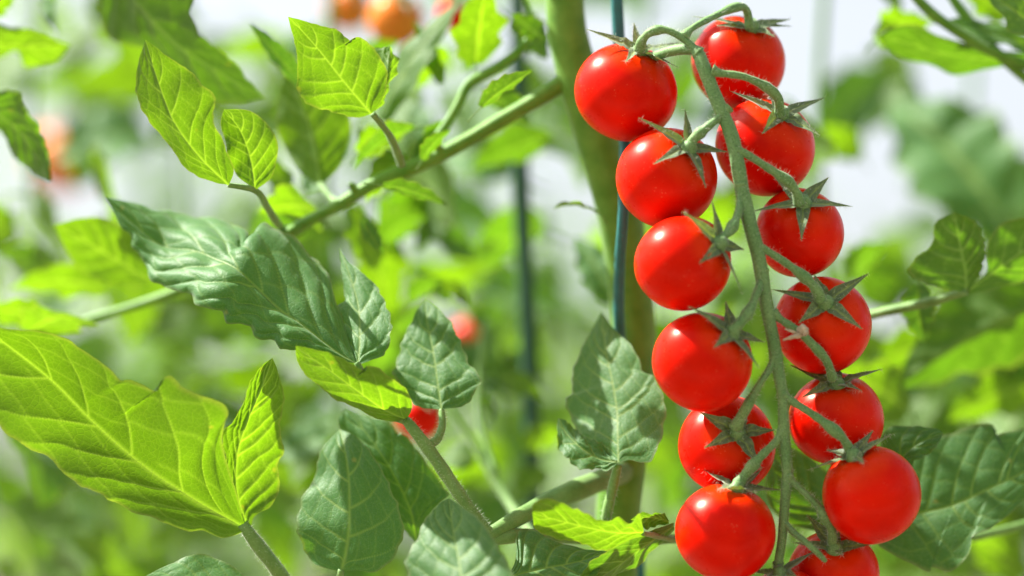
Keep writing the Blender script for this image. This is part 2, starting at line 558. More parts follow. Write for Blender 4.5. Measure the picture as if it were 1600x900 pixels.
# ------------------------------------------------------------------ generic tomato leaflets (used for everything beyond the sharp plane)
def leaflet_arrays(nt, length, width, lobes, depth, droop, fold, rng):
    t = np.linspace(0, 1, nt)
    M3 = np.stack([0.03 * length * np.sin(t * 3 + rng.uniform(0, 6)), t * length, -droop * length * t ** 2 + 0.04 * length * np.sin(t * math.pi)], 1)
    out = []
    for s in (-1, 1):
        w = width * 0.5 * (np.sin(np.pi * t ** 0.72) ** 0.85) * (1 - 0.15 * t)
        ph = rng.uniform(0, 1)
        u = (t * lobes + ph) % 1
        saw = np.where(u < 0.7, u / 0.7, (1 - u) / 0.3)
        w = w * (1 - depth + depth * saw)
        back = -0.10 * length * np.exp(-(t / 0.07) ** 2) * (t > 0)
        x = M3[:, 0] + s * w
        y = M3[:, 1] + 0.10 * w + back * (w / (width * .5) + .2)
        z = M3[:, 2] + fold * w
        E = np.stack([x, y, z], 1); E[0] = M3[0]; E[-1] = M3[-1]
        out.append(E)
    return M3, out[0], out[1]

LEAFLETS, LEAVES = [], []
rng = np.random.default_rng(3)
for i, (w, lb, dp, dr, fo) in enumerate([(0.56, 4, .22, .10, .25), (0.64, 3, .30, .22, .10), (0.50, 5, .18, .05, .45), (0.70, 4, .26, .30, -.1)]):
    sh = Sheet()
    sh.add(*leaflet_arrays(40, 0.06, 0.06 * w, lb, dp, dr, fo, rng), np.array([0, 0, 1.0]), quilt=0.0009, wave=0.0016, nv=9, nveins=5)
    tt_ = np.linspace(0, 1, 6)      # its own short stalk
    V, F = tube_geo(np.stack([0.002 * tt_ ** 2, 0.002 - 0.020 * tt_, -0.006 * tt_ ** 2], 1), 0.0006 + 0.0003 * tt_, 6)
    sh.add_tube(V, F)
    LEAFLETS.append(sh.mesh('leaflet', M_YOUNG if i % 2 else M_LEAF))

def compound_leaf(nleaf, length, rng, droop):
    """a pinnate leaf along +Y: terminal leaflet and pairs along the petiole"""
    sh = Sheet()
    n = 14
    t = np.linspace(0, 1, n)
    C = np.stack([0.04 * length * np.sin(t * 4), t * length * 0.75, -droop * length * t ** 2], 1)
    V, F = tube_geo(C, 0.0022 * (1 - 0.6 * t), 6)
    sh.add_tube(V, F)
    spots = [(0.99, 0, 0.36)]
    for k in range(nleaf):
        f = 0.30 + 0.62 * k / max(1, nleaf - 1)
        spots += [(f, s, (0.24 + 0.10 * f) * rng.uniform(.8, 1.15)) for s in (-1, 1)]
        if k:
            spots += [(f - 0.10, s, 0.07) for s in (-1, 1)]
    for f, s, ln in spots:
        i = min(int(f * (n - 1)), n - 2)
        base = C[i]
        d = C[i + 1] - C[i]; d /= np.linalg.norm(d)
        ang = s * rng.uniform(0.9, 1.25)
        yv = np.array([math.sin(ang), math.cos(ang), 0]) + np.array([0, 0, d[2] * math.cos(ang) + rng.uniform(-.35, .15)])
        yv /= np.linalg.norm(yv)
        zv = np.array([rng.uniform(-.3, .3), rng.uniform(-.3, .3), 1.0]); zv -= yv * np.dot(zv, yv); zv /= np.linalg.norm(zv)
        xv = np.cross(yv, zv)
        R = np.stack([xv, yv, zv], 1)
        L = ln * length
        arr = leaflet_arrays(18, L, L * rng.uniform(.5, .68), rng.integers(3, 5), rng.uniform(.15, .3), rng.uniform(0, .35), rng.uniform(-.1, .4), rng)
        arr = [a @ R.T + base for a in arr]
        sh.add(*arr, zv, quilt=0.001, wave=0.0015, nv=4, nveins=4)
    return sh
for i in range(4):
    LEAVES.append(compound_leaf(3, 0.24, rng, [0.15, 0.35, 0.55, 0.25][i]).mesh('leaf', [M_LEAF, M_YOUNG, M_LEAF, M_YOUNG][i]))

MODE = {'glow': (-0.30, 0.70, 0.62), 'top': (-0.28, 0.62, -0.72), 'flat': (-0.15, 0.93, 0.18), 'side': (-0.8, 0.45, -0.4),
        'shade': (0.55, 0.35, 0.7), 'dim': (0.60, 0.50, 0.62), 'edge': (0, 1, 0)}
def cam_dir(v):
    a = v[0] * RIGHT + v[1] * UP + v[2] * FWD
    return a / np.linalg.norm(a)

def place_leaflet(base, tip, width, mode, parent, d0, d1=None, variant=None, name='leaf', young=None, tall=1.0):
    """one leaflet from base pixel to tip pixel; width in pixels; d0, d1 metres beyond the sharp plane"""
    d1 = d0 if d1 is None else d1
    a, b = unproj(*base, d0), unproj(*tip, d1)
    y = b - a; L = np.linalg.norm(y); y /= L
    z = cam_dir(MODE[mode]) if isinstance(mode, str) else cam_dir(mode)
    z = z - y * np.dot(z, y); z /= np.linalg.norm(z)
    if mode == 'edge':                       # blade turned along the sun's rays on purpose, to keep it unlit and dark
        z = np.cross(y, SUN); z /= np.linalg.norm(z)
        if z[2] < 0: z = -z
    x = np.cross(y, z)
    v = variant if variant is not None else random.randrange(4)
    W_ = width * 0.36 * (D + d0) / 1600
    # how wide the blade looks from here
    fore = max(0.35, abs(np.dot(z, FWD)))
    sx = W_ / fore / (0.06 * [.56, .64, .50, .70][v])
    s = L / 0.06
    sx = min(max(sx, 0.45 * s), 2.2 * s)
    R = Matrix((( x[0] * sx, y[0] * s, z[0] * (s + sx) / 2, a[0]), (x[1] * sx, y[1] * s, z[1] * (s + sx) / 2, a[1]),
                (x[2] * sx, y[2] * s, z[2] * (s + sx) / 2, a[2]), (0, 0, 0, 1)))
    o = bpy.data.objects.new(name, LEAFLETS[v])
    return place(o, R, parent)

# ------------------------------------------------------------------ the main plant
def foot(px, d):
    p = unproj(px, 450, d)
    return (p[0], p[1], 0.0)

plant = tag(empty('tomato_plant', foot(970, 0.045)), 'tomato plant with the thick green stem right behind the hanging truss of red tomatoes', 'tomato plant')
base_main = foot(985, 0.05)
P, r = stalk_pts([(840, -1500, 40, 16), (850, -1000, 40, 20), (855, -550, 42, 24), (868, -150, 42, 29), (880, -40, 43, 31), (888, 60, 44, 33), (928, 200, 46, 36), (962, 310, 50, 37), (983, 440, 54, 37), (990, 560, 56, 37),
                  (978, 690, 50, 37), (966, 790, 50, 37), (960, 920, 50, 37), (960, 1040, 50, 38)], 90)
P = np.vstack([P, [P[-1] * (1 - f) + np.array(base_main) * f for f in (0.3, 0.6, 1.0)]])
r = np.concatenate([r, [0.0072, 0.0078, 0.009]])
V, F = tube_geo(P, r, 20, 0.02, 3)
mesh_obj('main_stem', V, F, M_STEM, plant, P[-1])

br = stalk('branch', [(905, 105, 46, 18), (863, 140, 44, 14.5), (780, 190, 44, 12.5), (700, 236, 44, 12), (640, 264, 44, 13), (587, 285, 44, 11), (530, 320, 44, 10), (470, 352, 44, 9.5),
                      (440, 372, 40, 10), (350, 420, 60, 9), (250, 465, 75, 8), (120, 505, 85, 7)], M_STEM, plant, 0.05, 14)
stalk('twig', [(800, -40, 56, 4), (832, 35, 56, 5), (813, 77, 54, 8), (770, 110, 54, 9), (732, 132, 52, 9), (715, 165, 50, 8), (690, 205, 48, 8), (655, 250, 45, 7)], M_STEM, br)
for (x, y, dx, dy, rr) in [(690, 238, -12, -20, 9), (560, 298, -20, -14, 8)]:
    stalk('side_shoot', [(x, y + 8, 44, rr), (x + dx * .5, y + dy * .5, 42, rr * .8), (x + dx * .7, y + dy * .7, 40, rr * .4)], M_STEM, br)
low = stalk('branch', [(985, 732, 50, 20), (940, 750, 32, 18), (875, 776, 18, 17), (820, 803, 8, 14), (772, 830, 2, 11), (745, 845, 0, 9)], M_PETIOLE, plant, 0.04, 14)
stalk('twig', [(748, 846, 2, 9), (790, 838, 4, 12), (832, 836, 8, 10), (900, 842, 14, 8), (1000, 846, 16, 7), (1060, 842, 18, 7), (1120, 850, 24, 6)], M_PETIOLE, low)

# the leaf whose petiole rises from the lower branch
pet = stalk('leaf', [(764, 832, 1, 9), (744, 809, 0, 9), (715, 768, -1, 10), (678, 713, -1, 10), (650, 676, -1, 9), (634, 656, 0, 7)], M_PETIOLE, plant, 0.06, 12, hairs=500)
stalk('petiolule', [(672, 694, 0, 7), (683, 686, 2, 7), (691, 665, 4, 6), (690, 640, 6, 5)], M_PETIOLE, pet, hairs=160)
stalk('petiolule', [(636, 658, 1, 7), (606, 645, -2, 6), (582, 610, -4, 5), (557, 566, -5, 5)], M_PETIOLE, pet)
s = Sheet()
lobe(s, [(556, 568, -5), (520, 545, -3.5), (470, 505, -1), (438, 483, 1), (400, 447, 3), (370, 420, 4), (335, 402, 11), (300, 392, 18), (256, 385, 24), (211, 352, 26), (163, 307, 28)],
     [(556, 566), (545, 520), (528, 478), (515, 440), (500, 412), (478, 383), (455, 365), (432, 354), (404, 351), (394, 380), (385, 357), (360, 350), (330, 345), (290, 335), (250, 324), (205, 314), (163, 307)],
     [(556, 568), (520, 562), (470, 552), (440, 541), (400, 522), (365, 503), (338, 487), (300, 468), (262, 452), (235, 432), (215, 395), (190, 355), (163, 307)],
     'top', dl=19, dr=-5, nt=130, nv=24, hump=[(.66, -.35, 1, .07, .3, .0015), (.36, .40, 1, .10, .25, -.0015), (.58, .22, 1, .03, .25, -.0010)], quilt=0.0018, wave=0.0008, nveins=8, serr=6 * PX, nserr=9, lat_w=0.42, curl=-0.0006, bow=-0.003)
lobe(s, [(559, 570, -4.5), (562, 530, 0), (560, 480, 7), (548, 435, 13), (530, 386, 20)],
     [(554, 566), (528, 540), (517, 500), (524, 480), (537, 468), (535, 430), (530, 386)],
     [(562, 570), (585, 560), (605, 545), (613, 515), (605, 480), (590, 450), (568, 428), (546, 410), (530, 386)],
     'top', dl=5, dr=-3, quilt=0.0009, nveins=5, serr=2 * PX)
tag(s.build('leaflet', M_LEAF, pet), 'long grey-green leaflet with a shiny fold and a pointed side lobe')
s = Sheet()
lobe(s, [(636, 656, 0), (600, 640, -9), (560, 612, -15), (510, 575, -17), (462, 542, -17)],
     [(636, 655), (644, 635), (637, 610), (615, 592), (592, 578), (575, 574), (568, 583), (550, 568), (510, 550), (462, 540)],
     [(636, 657), (615, 658), (575, 650), (535, 628), (500, 606), (475, 585), (464, 565), (462, 542)],
     'under', dl=-7, dr=8, quilt=0.0006, wave=0.0005, serr=1.5 * PX)
tag(s.build('leaflet', M_YOUNG, pet), 'small curled yellow-green leaflet lit from behind')
s = Sheet()
lobe(s, [(690, 640, 5), (684, 600, 9), (677, 550, 15), (667, 500, 21), (665, 468, 25)],
     [(690, 640), (660, 637), (636, 622), (620, 592), (618, 575), (624, 550), (634, 520), (648, 492), (665, 468)],
     [(690, 640), (722, 634), (745, 612), (752, 592), (735, 572), (725, 545), (715, 525), (702, 500), (682, 480), (665, 468)],
     'top', dl=3, dr=-4, quilt=0.0009, serr=2.5 * PX, nserr=8, wave=0.0006)
s.build('leaflet', M_LEAF, pet)

def hero(name, m, label, lobes, petiole=None, parent=plant, hairs=0):
    s = Sheet()
    for (mid, l, r_, side, dl, dr, kw) in lobes:
        lobe(s, mid, l, r_, side, dl, dr, **kw)
    o = s.build(name, m, parent)
    if label:
        tag(o, label)
    if petiole:
        stalk('petiole', petiole, M_PETIOLE, o, 0.06, hairs=hairs)
    return o

# two dark leaves below it
hero('leaf', M_LEAF, 'dark green upright leaf with pale yellow veins', [(
    [(533, 893, 0), (541, 860, 0), (546, 813, 1), (545, 750, 7), (540, 710, 12), (531, 671, 20)],
    [(533, 893), (502, 886), (480, 872), (470, 844), (466, 810), (473, 776), (487, 754), (496, 723), (507, 698), (531, 671)],
    [(534, 893), (558, 891), (580, 894), (608, 881), (624, 856), (630, 828), (624, 794), (611, 766), (599, 738), (577, 704), (555, 681), (531, 671)],
    'top', 4, -2, dict(quilt=0.0007, serr=2 * PX, nveins=5, nt=100, nv=20, vein_w=0.00055, lat_w=0.46))],
    [(533, 890, 0, 5), (531, 915, 3, 6), (545, 960, 12, 7), (640, 1010, 25, 8)])
hero('leaf', M_LEAF, None, [(
    [(652, 850, 20), (642, 800, 18), (617, 745, 19), (582, 690, 22), (541, 637, 28)],
    [(652, 850), (612, 805), (580, 760), (550, 705), (529, 662), (541, 637)],
    [(652, 850), (664, 813), (689, 785), (699, 772), (689, 757), (658, 710), (633, 679), (624, 679), (608, 660), (565, 648), (541, 637)],
    'top', 3, -5, dict(quilt=0.0008, serr=2 * PX, nt=100, nv=20))],
    [(651, 846, 20, 5), (664, 868, 19, 6), (700, 900, 16, 7), (760, 880, 12, 7)])
hero('leaf', M_LEAF, 'grey downy leaf cut off by the bottom edge', [(
    [(712, 990, -53), (720, 940, -46), (719, 890, -40), (708, 830, -30), (701, 778, -19)],
    [(712, 990), (660, 975), (642, 925), (638, 882), (646, 857), (652, 848), (658, 828), (668, 808), (686, 787), (701, 778)],
    [(712, 990), (770, 975), (803, 920), (796, 886), (782, 860), (764, 831), (744, 808), (715, 787), (701, 778)],
    'top', 8, -7, dict(quilt=0.0011, serr=2 * PX, nveins=7, nt=110, nv=20))],
    [(712, 988, -50, 6), (740, 1020, -30, 7), (800, 1000, 4, 8), (850, 900, 14, 8)])
hero('leaf', M_LEAF, 'pale grey-green upright leaf with a notched left side', [(
    [(966, 722, 4), (965, 680, 8), (964, 643, 13), (957, 597, 18), (947, 550, 24), (940, 487, 33)],
    [(964, 722), (950, 728), (925, 712), (904, 690), (899, 670), (886, 643), (884, 622), (895, 613), (892, 594), (899, 573), (908, 550), (924, 517), (940, 487)],
    [(968, 722), (985, 718), (1006, 722), (1020, 718), (1034, 685), (1041, 648), (1034, 615), (1020, 587), (1003, 578), (996, 555), (978, 531), (959, 513), (940, 487)],
    'top', 8, -7, dict(quilt=0.0006, serr=2.5 * PX, nveins=8, nt=120, nv=20)),
    ([(963, 722, 4.2), (935, 716, 7), (905, 697, 8.8), (886, 678, 13), (872, 653, 16)],
     [(964, 718), (940, 695), (915, 684), (902, 672), (886, 660), (872, 653)],
     [(965, 723), (948, 738), (936, 732), (915, 736), (899, 727), (875, 704), (870, 680), (872, 653)], 'top', 2, -3, dict(quilt=0.0008, serr=2 * PX, nveins=4))],
    [(966, 726, 6, 7), (958, 760, 7, 8), (948, 806, 9, 8), (946, 850, 13, 8)], hairs=300)
hero('leaf', M_YOUNG, 'bright yellow-green leaf lit from behind beside the lowest tomatoes', [(
    [(1005, 832, -8), (960, 832, -15), (900, 820, -19), (832, 802, -21)],
    [(1006, 828), (1000, 805), (984, 818), (967, 808), (944, 813), (923, 808), (897, 796), (871, 782), (848, 777), (833, 790), (832, 802)],
    [(1004, 838), (984, 843), (952, 857), (915, 854), (880, 847), (851, 836), (836, 826), (832, 802)],
    'under', -7, 6, dict(quilt=0.0006, serr=2 * PX))],
    [(1004, 833, -8, 4), (1030, 838, 4, 5), (1065, 845, 16, 5)])
hero('leaf', M_LEAF, 'shaded olive leaf hanging below the bright one', [(
    [(1053, 822, 4), (1005, 855, 0), (960, 888, -4), (895, 930, -8)],
    [(1053, 816), (1030, 824), (996, 838), (955, 853), (932, 873), (905, 905), (895, 930)],
    [(1054, 828), (1025, 860), (984, 889), (950, 915), (895, 930)],
    'under', -6, 9, dict(quilt=0.0005, serr=1.5 * PX)),
    ([(1045, 815, 4), (1015, 808, 0), (985, 812, -2)], [(1045, 813), (1033, 801), (1005, 803), (985, 812)], [(1045, 818), (1015, 826), (985, 812)], 'under', -3, 3, dict(nt=30, nv=8))])
hero('leaf', M_LEAF, 'crinkled grey-green leaf at the bottom edge', [(
    [(780, 912, -8), (805, 899, -8), (850, 888, -6), (900, 878, -4), (950, 862, 0)],
    [(780, 910), (798, 892), (806, 870), (805, 848), (812, 833), (828, 828), (851, 839), (880, 848), (909, 857), (950, 862)],
    [(780, 914), (820, 935), (880, 935), (930, 905), (950, 862)],
    'top', 9, -9, dict(quilt=0.0013, nveins=7))],
    [(782, 911, -8, 5), (765, 900, -2, 6), (752, 850, 2, 6)])
# the two translucent leaves high on the left and their stalks
hero('leaf', M_YOUNG, 'yellow-green pointed leaf lit from behind with an orange-tinged rim', [(
    [(357, 289, -1), (312, 245, -5), (272, 190, -9), (250, 135, -12), (236, 92, -14), (227, 62, -15)],
    [(357, 289), (330, 283), (300, 270), (270, 240), (240, 200), (222, 165), (212, 135), (215, 100), (227, 62)],
    [(358, 289), (366, 265), (357, 245), (345, 215), (334, 185), (336, 150), (320, 135), (295, 112), (265, 90), (245, 75), (227, 62)],
    'under', 5, -4, dict(quilt=0.0006, serr=1.5 * PX, nt=100, nv=18)),
    ([(398, 295, 5), (392, 250, 3), (376, 205, 1), (350, 171, -1)],
     [(396, 295), (368, 272), (355, 232), (344, 195), (350, 171)],
     [(401, 296), (425, 276), (434, 240), (430, 215), (415, 190), (388, 172), (350, 171)], 'under', 2, 2, dict(quilt=0.0005))],
    [(357, 289, -1, 4), (400, 298, 7, 5), (418, 325, 22, 6), (442, 358, 43, 7), (470, 354, 44, 8)])
hero('leaf', M_YOUNG, 'yellow-green leaf lit from behind with a crumpled right side', [(
    [(580, 178, 8), (537, 127, 4), (500, 80, 1), (470, 46, -1), (450, 26, -3)],
    [(582, 177), (600, 150), (604, 120), (596, 92), (583, 76), (570, 62), (556, 56), (547, 62), (527, 48), (500, 40), (475, 33), (450, 26)],
    [(580, 178), (560, 184), (543, 182), (513, 173), (487, 165), (470, 150), (463, 133), (465, 100), (460, 67), (450, 26)],
    'under', -4, 3, dict(quilt=0.0006, serr=1.5 * PX, nt=100, nv=18)),
    ([(584, 178, 8), (602, 130, 7), (610, 72, 10)], [(582, 174), (590, 125), (588, 80), (610, 72)], [(588, 174), (612, 135), (621, 100), (620, 84), (610, 72)], 'under', 4, 6, dict(quilt=0.0008, serr=3 * PX))],
    [(582, 178, 8, 5), (600, 200, 14, 5), (613, 220, 20, 6), (628, 258, 27, 7)])
hero('leaf', M_YOUNG, None, [(
    [(500, 290, 56), (490, 220, 58), (470, 160, 60), (450, 100, 62)],
    [(498, 290), (470, 270), (445, 235), (433, 190), (438, 140), (450, 100)],
    [(502, 290), (530, 260), (548, 215), (545, 180), (520, 140), (450, 100)], 'under', 3, 3, dict(quilt=0.0006, nt=40, nv=10))],
    [(500, 288, 56, 5), (520, 312, 50, 6), (535, 320, 44, 7)])

stalk('stalk', [(850, 860, 60, 6), (795, 785, 90, 7), (745, 700, 100, 7), (705, 640, 105, 6), (690, 600, 110, 5)], M_PETIOLE, plant, 0.04, 10)
stalk('stalk', [(775, 740, 95, 6), (750, 660, 105, 6), (752, 560, 110, 6), (762, 500, 115, 5)], M_PETIOLE, plant, 0.04, 10)
# softer leaves on the same plant
soft = [  # base, tip, width, mode, depth base, depth tip
    ((475, 135), (392, 34), 36, 'top', .050, .045), ((742, 100), (748, -25), 92, 'glow', .060, .05), ((592, 185), (692, -15), 62, 'top', .075, .07),
    ((648, 200), (543, 252), 46, 'flat', .050, .048), ((598, 290), (700, 316), 28, 'shade', .030, .035), ((566, 340), (600, 398), 30, 'top', .040, .042),
    ((752, 168), (830, 106), 30, 'glow', .022, .018), ((862, 212), (735, 255), 62, 'glow', .13, .14), ((932, 332), (872, 307), 26, 'flat', .035, .04),
    ((958, 475), (898, 365), 66, 'top', .10, .11), ((700, 190), (640, 250), 30, 'glow', .05, .05), ((500, 330), (430, 300), 50, 'glow', .06, .07),
    ((550, 320), (600, 440), 60, 'top', .08, .08), ((850, 60), (800, 20), 40, 'glow', .05, .05), ((690, 130), (650, 40), 30, 'glow', .07, .08),
    ((640, 470), (690, 430), 34, 'glow', .09, .09), ((690, 440), (740, 470), 30, 'shade', .09, .09), ((700, 470), (650, 420), 26, 'top', .1, .1),
    ((560, 110), (620, 60), 44, 'glow', .12, .12), ((780, 590), (856, 616), 42, 'top', .11, .11), ((752, 620), (768, 668), 30, 'flat', .10, .10),
    ((740, 720), (690, 705), 52, 'top', .11, .11), ((440, 710), (520, 670), 60, 'top', .13, .13), ((820, 700), (880, 660), 60, 'glow', .14, .14),
    ((790, 600), (850, 540), 60, 'glow', .22, .22), ((640, 250), (560, 300), 60, 'glow', .06, .06), ((760, 140), (830, 190), 50, 'glow', .07, .07), ((560, 240), (620, 190), 54, 'glow', .065, .065),
    ((700, 80), (640, 130), 50, 'glow', .08, .08), ((800, 30), (860, 90), 60, 'glow', .08, .08), ((480, 300), (540, 240), 60, 'top', .09, .09), ((420, 250), (470, 330), 50, 'glow', .08, .08),
    ((600, 380), (660, 330), 60, 'glow', .12, .12), ((700, 330), (640, 380), 60, 'top', .14, .14), ((860, 740), (800, 790), 70, 'glow', .16, .16), ((660, 250), (700, 200), 26, 'glow', .03, .03), ((770, 60), (720, 110), 36, 'glow', .09, .09), ((480, 345), (400, 380), 40, 'glow', .05, .06),
]
for b_, t_, w_, mo, d0, d1 in soft:
    place_leaflet(b_, t_, w_, mo, plant, d0, d1)

# ------------------------------------------------------------------ the plant on the left
left = tag(empty('tomato_plant', foot(470, 0.03)), 'tomato plant at the lower left with the huge yellow-green leaf lit from behind', 'tomato plant')
P, r = stalk_pts([(478, 962, 30, 12), (482, 1000, 32, 15), (484, 1100, 34, 18)], 30)
P = np.vstack([P[-8:], [P[-1] * (1 - f) + np.array(foot(470, 0.03)) * f for f in (0.3, 0.6, 1.0)]])
V, F = tube_geo(P, np.concatenate([r[-8:], [.005, .006, .007]]), 14, 0.03, 2)
mesh_obj('main_stem', V, F, M_STEM, left, P[-1])
hero('leaf', M_YOUNG, 'huge lobed yellow-green leaf seen from below with raised pale veins', [(
    [(384, 826, 0), (308, 783, -1), (224, 727, -3), (149, 662, -5), (84, 597, -8), (19, 545, -12), (-60, 488, -18)],
    [(384, 824), (367, 770), (351, 720), (346, 690), (350, 665), (356, 646), (350, 632), (317, 616), (285, 607), (276, 596), (261, 589), (250, 602), (244, 612), (226, 604), (205, 596), (186, 597), (170, 578), (140, 560), (107, 536), (61, 520), (0, 513), (-60, 486)],
    [(384, 829), (350, 840), (318, 828), (289, 830), (243, 811), (200, 793), (154, 769), (112, 746), (84, 718), (61, 704), (28, 690), (0, 667), (-60, 600), (-60, 490)],
    'under', -24, -12, dict(quilt=0.0010, wave=0.0009, nveins=6, nt=150, nv=26, serr=2.5 * PX, nserr=12, curl=0.0004, vein_w=0.00085, lat_w=0.5)),
    ([(388, 828, 0), (370, 772, -1), (370, 713, -2), (387, 657, -4), (410, 603, -6), (426, 559, -8)],
     [(386, 826), (364, 782), (353, 722), (348, 684), (357, 671), (368, 655), (380, 632), (392, 597), (407, 573), (426, 559)],
     [(391, 828), (398, 806), (425, 788), (438, 755), (436, 725), (445, 708), (440, 676), (444, 625), (438, 592), (426, 559)],
     'under', -3, 7, dict(quilt=0.0013, nveins=8, serr=2 * PX, nt=100, vein_w=0.0006, lat_w=0.5))],
    [(378, 818, 0, 9), (398, 846, 2, 11), (440, 902, 10, 12), (478, 975, 30, 13)], parent=left, hairs=500)
hero('leaf', M_LEAF, None, [(
    [(410, 940, -6), (320, 918, -7), (222, 903, -6)],
    [(410, 938), (380, 897), (350, 880), (318, 869), (270, 879), (222, 903)],
    [(410, 945), (320, 960), (222, 903)], 'top', 8, -8, dict(quilt=0.0009, nt=60, nv=12))], parent=left)
hero('leaf', M_LEAF, 'dark drooping leaf across the top left', [(
    [(170, -60, 58), (215, 5, 56), (265, 60, 54), (330, 105, 52), (414, 154, 50)],
    [(185, -60), (290, -40), (300, 25), (325, 62), (360, 95), (414, 154)],
    [(165, -60), (155, 5), (175, 58), (235, 85), (300, 142), (360, 160), (414, 154)],
    'under', -14, 16, dict(quilt=0.0014, wave=0.0015, nt=60, nv=12, serr=4 * PX))], parent=left)
hero('leaf', M_YOUNG, None, [(
    [(-40, 66, 75), (30, 72, 75), (111, 70, 72)], [(-40, 40), (0, 36), (50, 50), (111, 70)], [(-40, 95), (0, 92), (25, 80), (45, 106), (88, 96), (111, 70)],
    'under', -6, 8, dict(quilt=0.0008, nt=40, nv=10))], parent=left)
hero('leaf', M_LEAF, 'dark leaf hanging at the left edge', [(
    [(-30, 160, 50), (30, 205, 50), (60, 250, 50), (76, 285, 48)], [(-30, 145), (20, 150), (50, 190), (70, 240), (76, 285)],
    [(-30, 200), (5, 215), (14, 240), (38, 270), (76, 285)], 'under', -8, 8, dict(quilt=0.0012, nt=50, nv=10, serr=3 * PX, curl=0.001))], parent=left)
hero('leaf', M_YOUNG, None, [(
    [(238, 440, 66), (180, 405, 66), (130, 375, 64), (84, 351, 62)], [(238, 430), (215, 380), (185, 348), (130, 341), (84, 351)],
    [(238, 445), (180, 442), (132, 430), (108, 400), (84, 351)], 'under', -9, 8, dict(quilt=0.0008, nt=50, nv=10))], parent=left)
for b_, t_, w_, mo, d0, d1 in [
    ((165, 455), (22, 428), 66, 'glow', .11, .11), ((50, 520), (150, 462), 66, 'glow', .075, .06), ((80, 500), (-30, 465), 60, 'glow', .085, .08),
    ((95, -30), (84, 54), 66, 'side', .10, .10), ((20, 380), (-40, 300), 90, 'glow', .2, .2), ((-20, 30), (15, -20), 40, 'glow', .07, .07),
    ((250, 470), (330, 500), 60, 'flat', .13, .13), ((60, 430), (0, 390), 60, 'glow', .15, .15)]:
    place_leaflet(b_, t_, w_, mo, left, d0, d1)

# ------------------------------------------------------------------ the plant on the right
right = tag(empty('tomato_plant', foot(1660, 0.06)), 'tomato plant at the right edge with the broad dark green leaf behind the lowest tomatoes', 'tomato plant')
P, r = stalk_pts([(1700, -60, 60, 26), (1690, 300, 60, 28), (1670, 700, 60, 30), (1660, 1000, 60, 32)], 24)
P = np.vstack([P, [P[-1] * (1 - f) + np.array(foot(1660, 0.06)) * f for f in (0.3, 0.6, 1.0)]])
V, F = tube_geo(P, np.concatenate([r, [.006, .0065, .007]]), 14, 0.03, 4)
mesh_obj('main_stem', V, F, M_STEM, right, P[-1])
hero('leaf', M_LEAF, 'broad dark green leaf with pale veins behind the lowest tomatoes', [(
    [(1402, 816, 26), (1435, 803, 25), (1487, 790, 24), (1539, 767, 24), (1600, 738, 26), (1690, 690, 32)],
    [(1400, 812), (1394, 770), (1410, 725), (1440, 695), (1473, 679), (1507, 669), (1545, 664), (1553, 681), (1577, 674), (1600, 669), (1650, 672), (1690, 690)],
    [(1400, 820), (1388, 846), (1374, 853), (1420, 880), (1450, 893), (1456, 886), (1480, 892), (1500, 882), (1515, 862), (1521, 840), (1550, 825), (1575, 806), (1600, 782), (1660, 740), (1690, 690)],
    'top', 8, -8, dict(quilt=0.0008, nveins=8, nt=130, nv=24, serr=1.5 * PX, vein_w=0.0005)),
    ([(1402, 812, 22), (1398, 760, 18), (1410, 715, 16), (1440, 690, 15), (1474, 676, 15)],
     [(1400, 812), (1375, 760), (1376, 700), (1388, 672), (1410, 665), (1460, 669), (1474, 676)],
     [(1404, 812), (1415, 770), (1426, 725), (1442, 714), (1465, 696), (1474, 676)], 'top', 4, -2, dict(quilt=0.0008, serr=1.5 * PX)),
    ([(1395, 818, 28), (1300, 805, 27), (1245, 760, 27), (1205, 690, 30)],
     [(1395, 812), (1320, 770), (1290, 735), (1255, 710), (1205, 690)],
     [(1395, 824), (1300, 835), (1225, 812), (1195, 770), (1205, 690)], 'top', 3, -4, dict(quilt=0.0012))], 
    [(1402, 816, 27, 5), (1450, 850, 40, 6), (1560, 830, 55, 7), (1670, 800, 60, 8)], parent=right)
hero('leaf', M_LEAF, 'olive leaf curved like a boat at the top right', [(
    [(1610, 92, 62), (1540, 92, 60), (1470, 82, 58), (1420, 68, 57), (1372, 56, 56)],
    [(1610, 86), (1560, 82), (1480, 66), (1430, 46), (1395, 44), (1372, 56)],
    [(1610, 98), (1560, 109), (1490, 119), (1430, 101), (1390, 82), (1372, 56)],
    'under', -6, 8, dict(quilt=0.0005, nt=50, nv=10, curl=0.001))], parent=right)
hero('leaf', M_LEAF, 'mid green lobed leaf beside the upper right tomatoes', [(
    [(1510, 456, 30), (1508, 420, 29), (1500, 380, 28), (1490, 331, 27)],
    [(1506, 457), (1460, 448), (1421, 428), (1434, 402), (1455, 385), (1462, 348), (1490, 331)],
    [(1514, 456), (1534, 422), (1539, 388), (1522, 346), (1490, 331)], 'under', -2, -2, dict(quilt=0.0007, nt=60, nv=12, serr=2 * PX)),
    ([(1508, 458, 30), (1560, 420, 32), (1610, 385, 34), (1680, 345, 36)],
     [(1508, 455), (1542, 424), (1541, 388), (1562, 356), (1605, 338), (1680, 345)],
     [(1512, 460), (1570, 448), (1620, 430), (1680, 345)], 'under', -4, 4, dict(quilt=0.0007, nt=60, nv=12))],
    [(1510, 456, 30, 6), (1450, 473, 36, 8), (1370, 490, 44, 8), (1300, 510, 60, 8)], parent=right)
stalk('stalk', [(1410, -30, 52, 8), (1450, 15, 52, 9), (1505, 55, 54, 9), (1560, 85, 56, 9), (1690, 130, 60, 10)], M_STEM, right)
stalk('stalk', [(1470, -30, 60, 8), (1520, 40, 60, 9), (1600, 120, 60, 9), (1690, 180, 60, 10)], M_STEM, right)
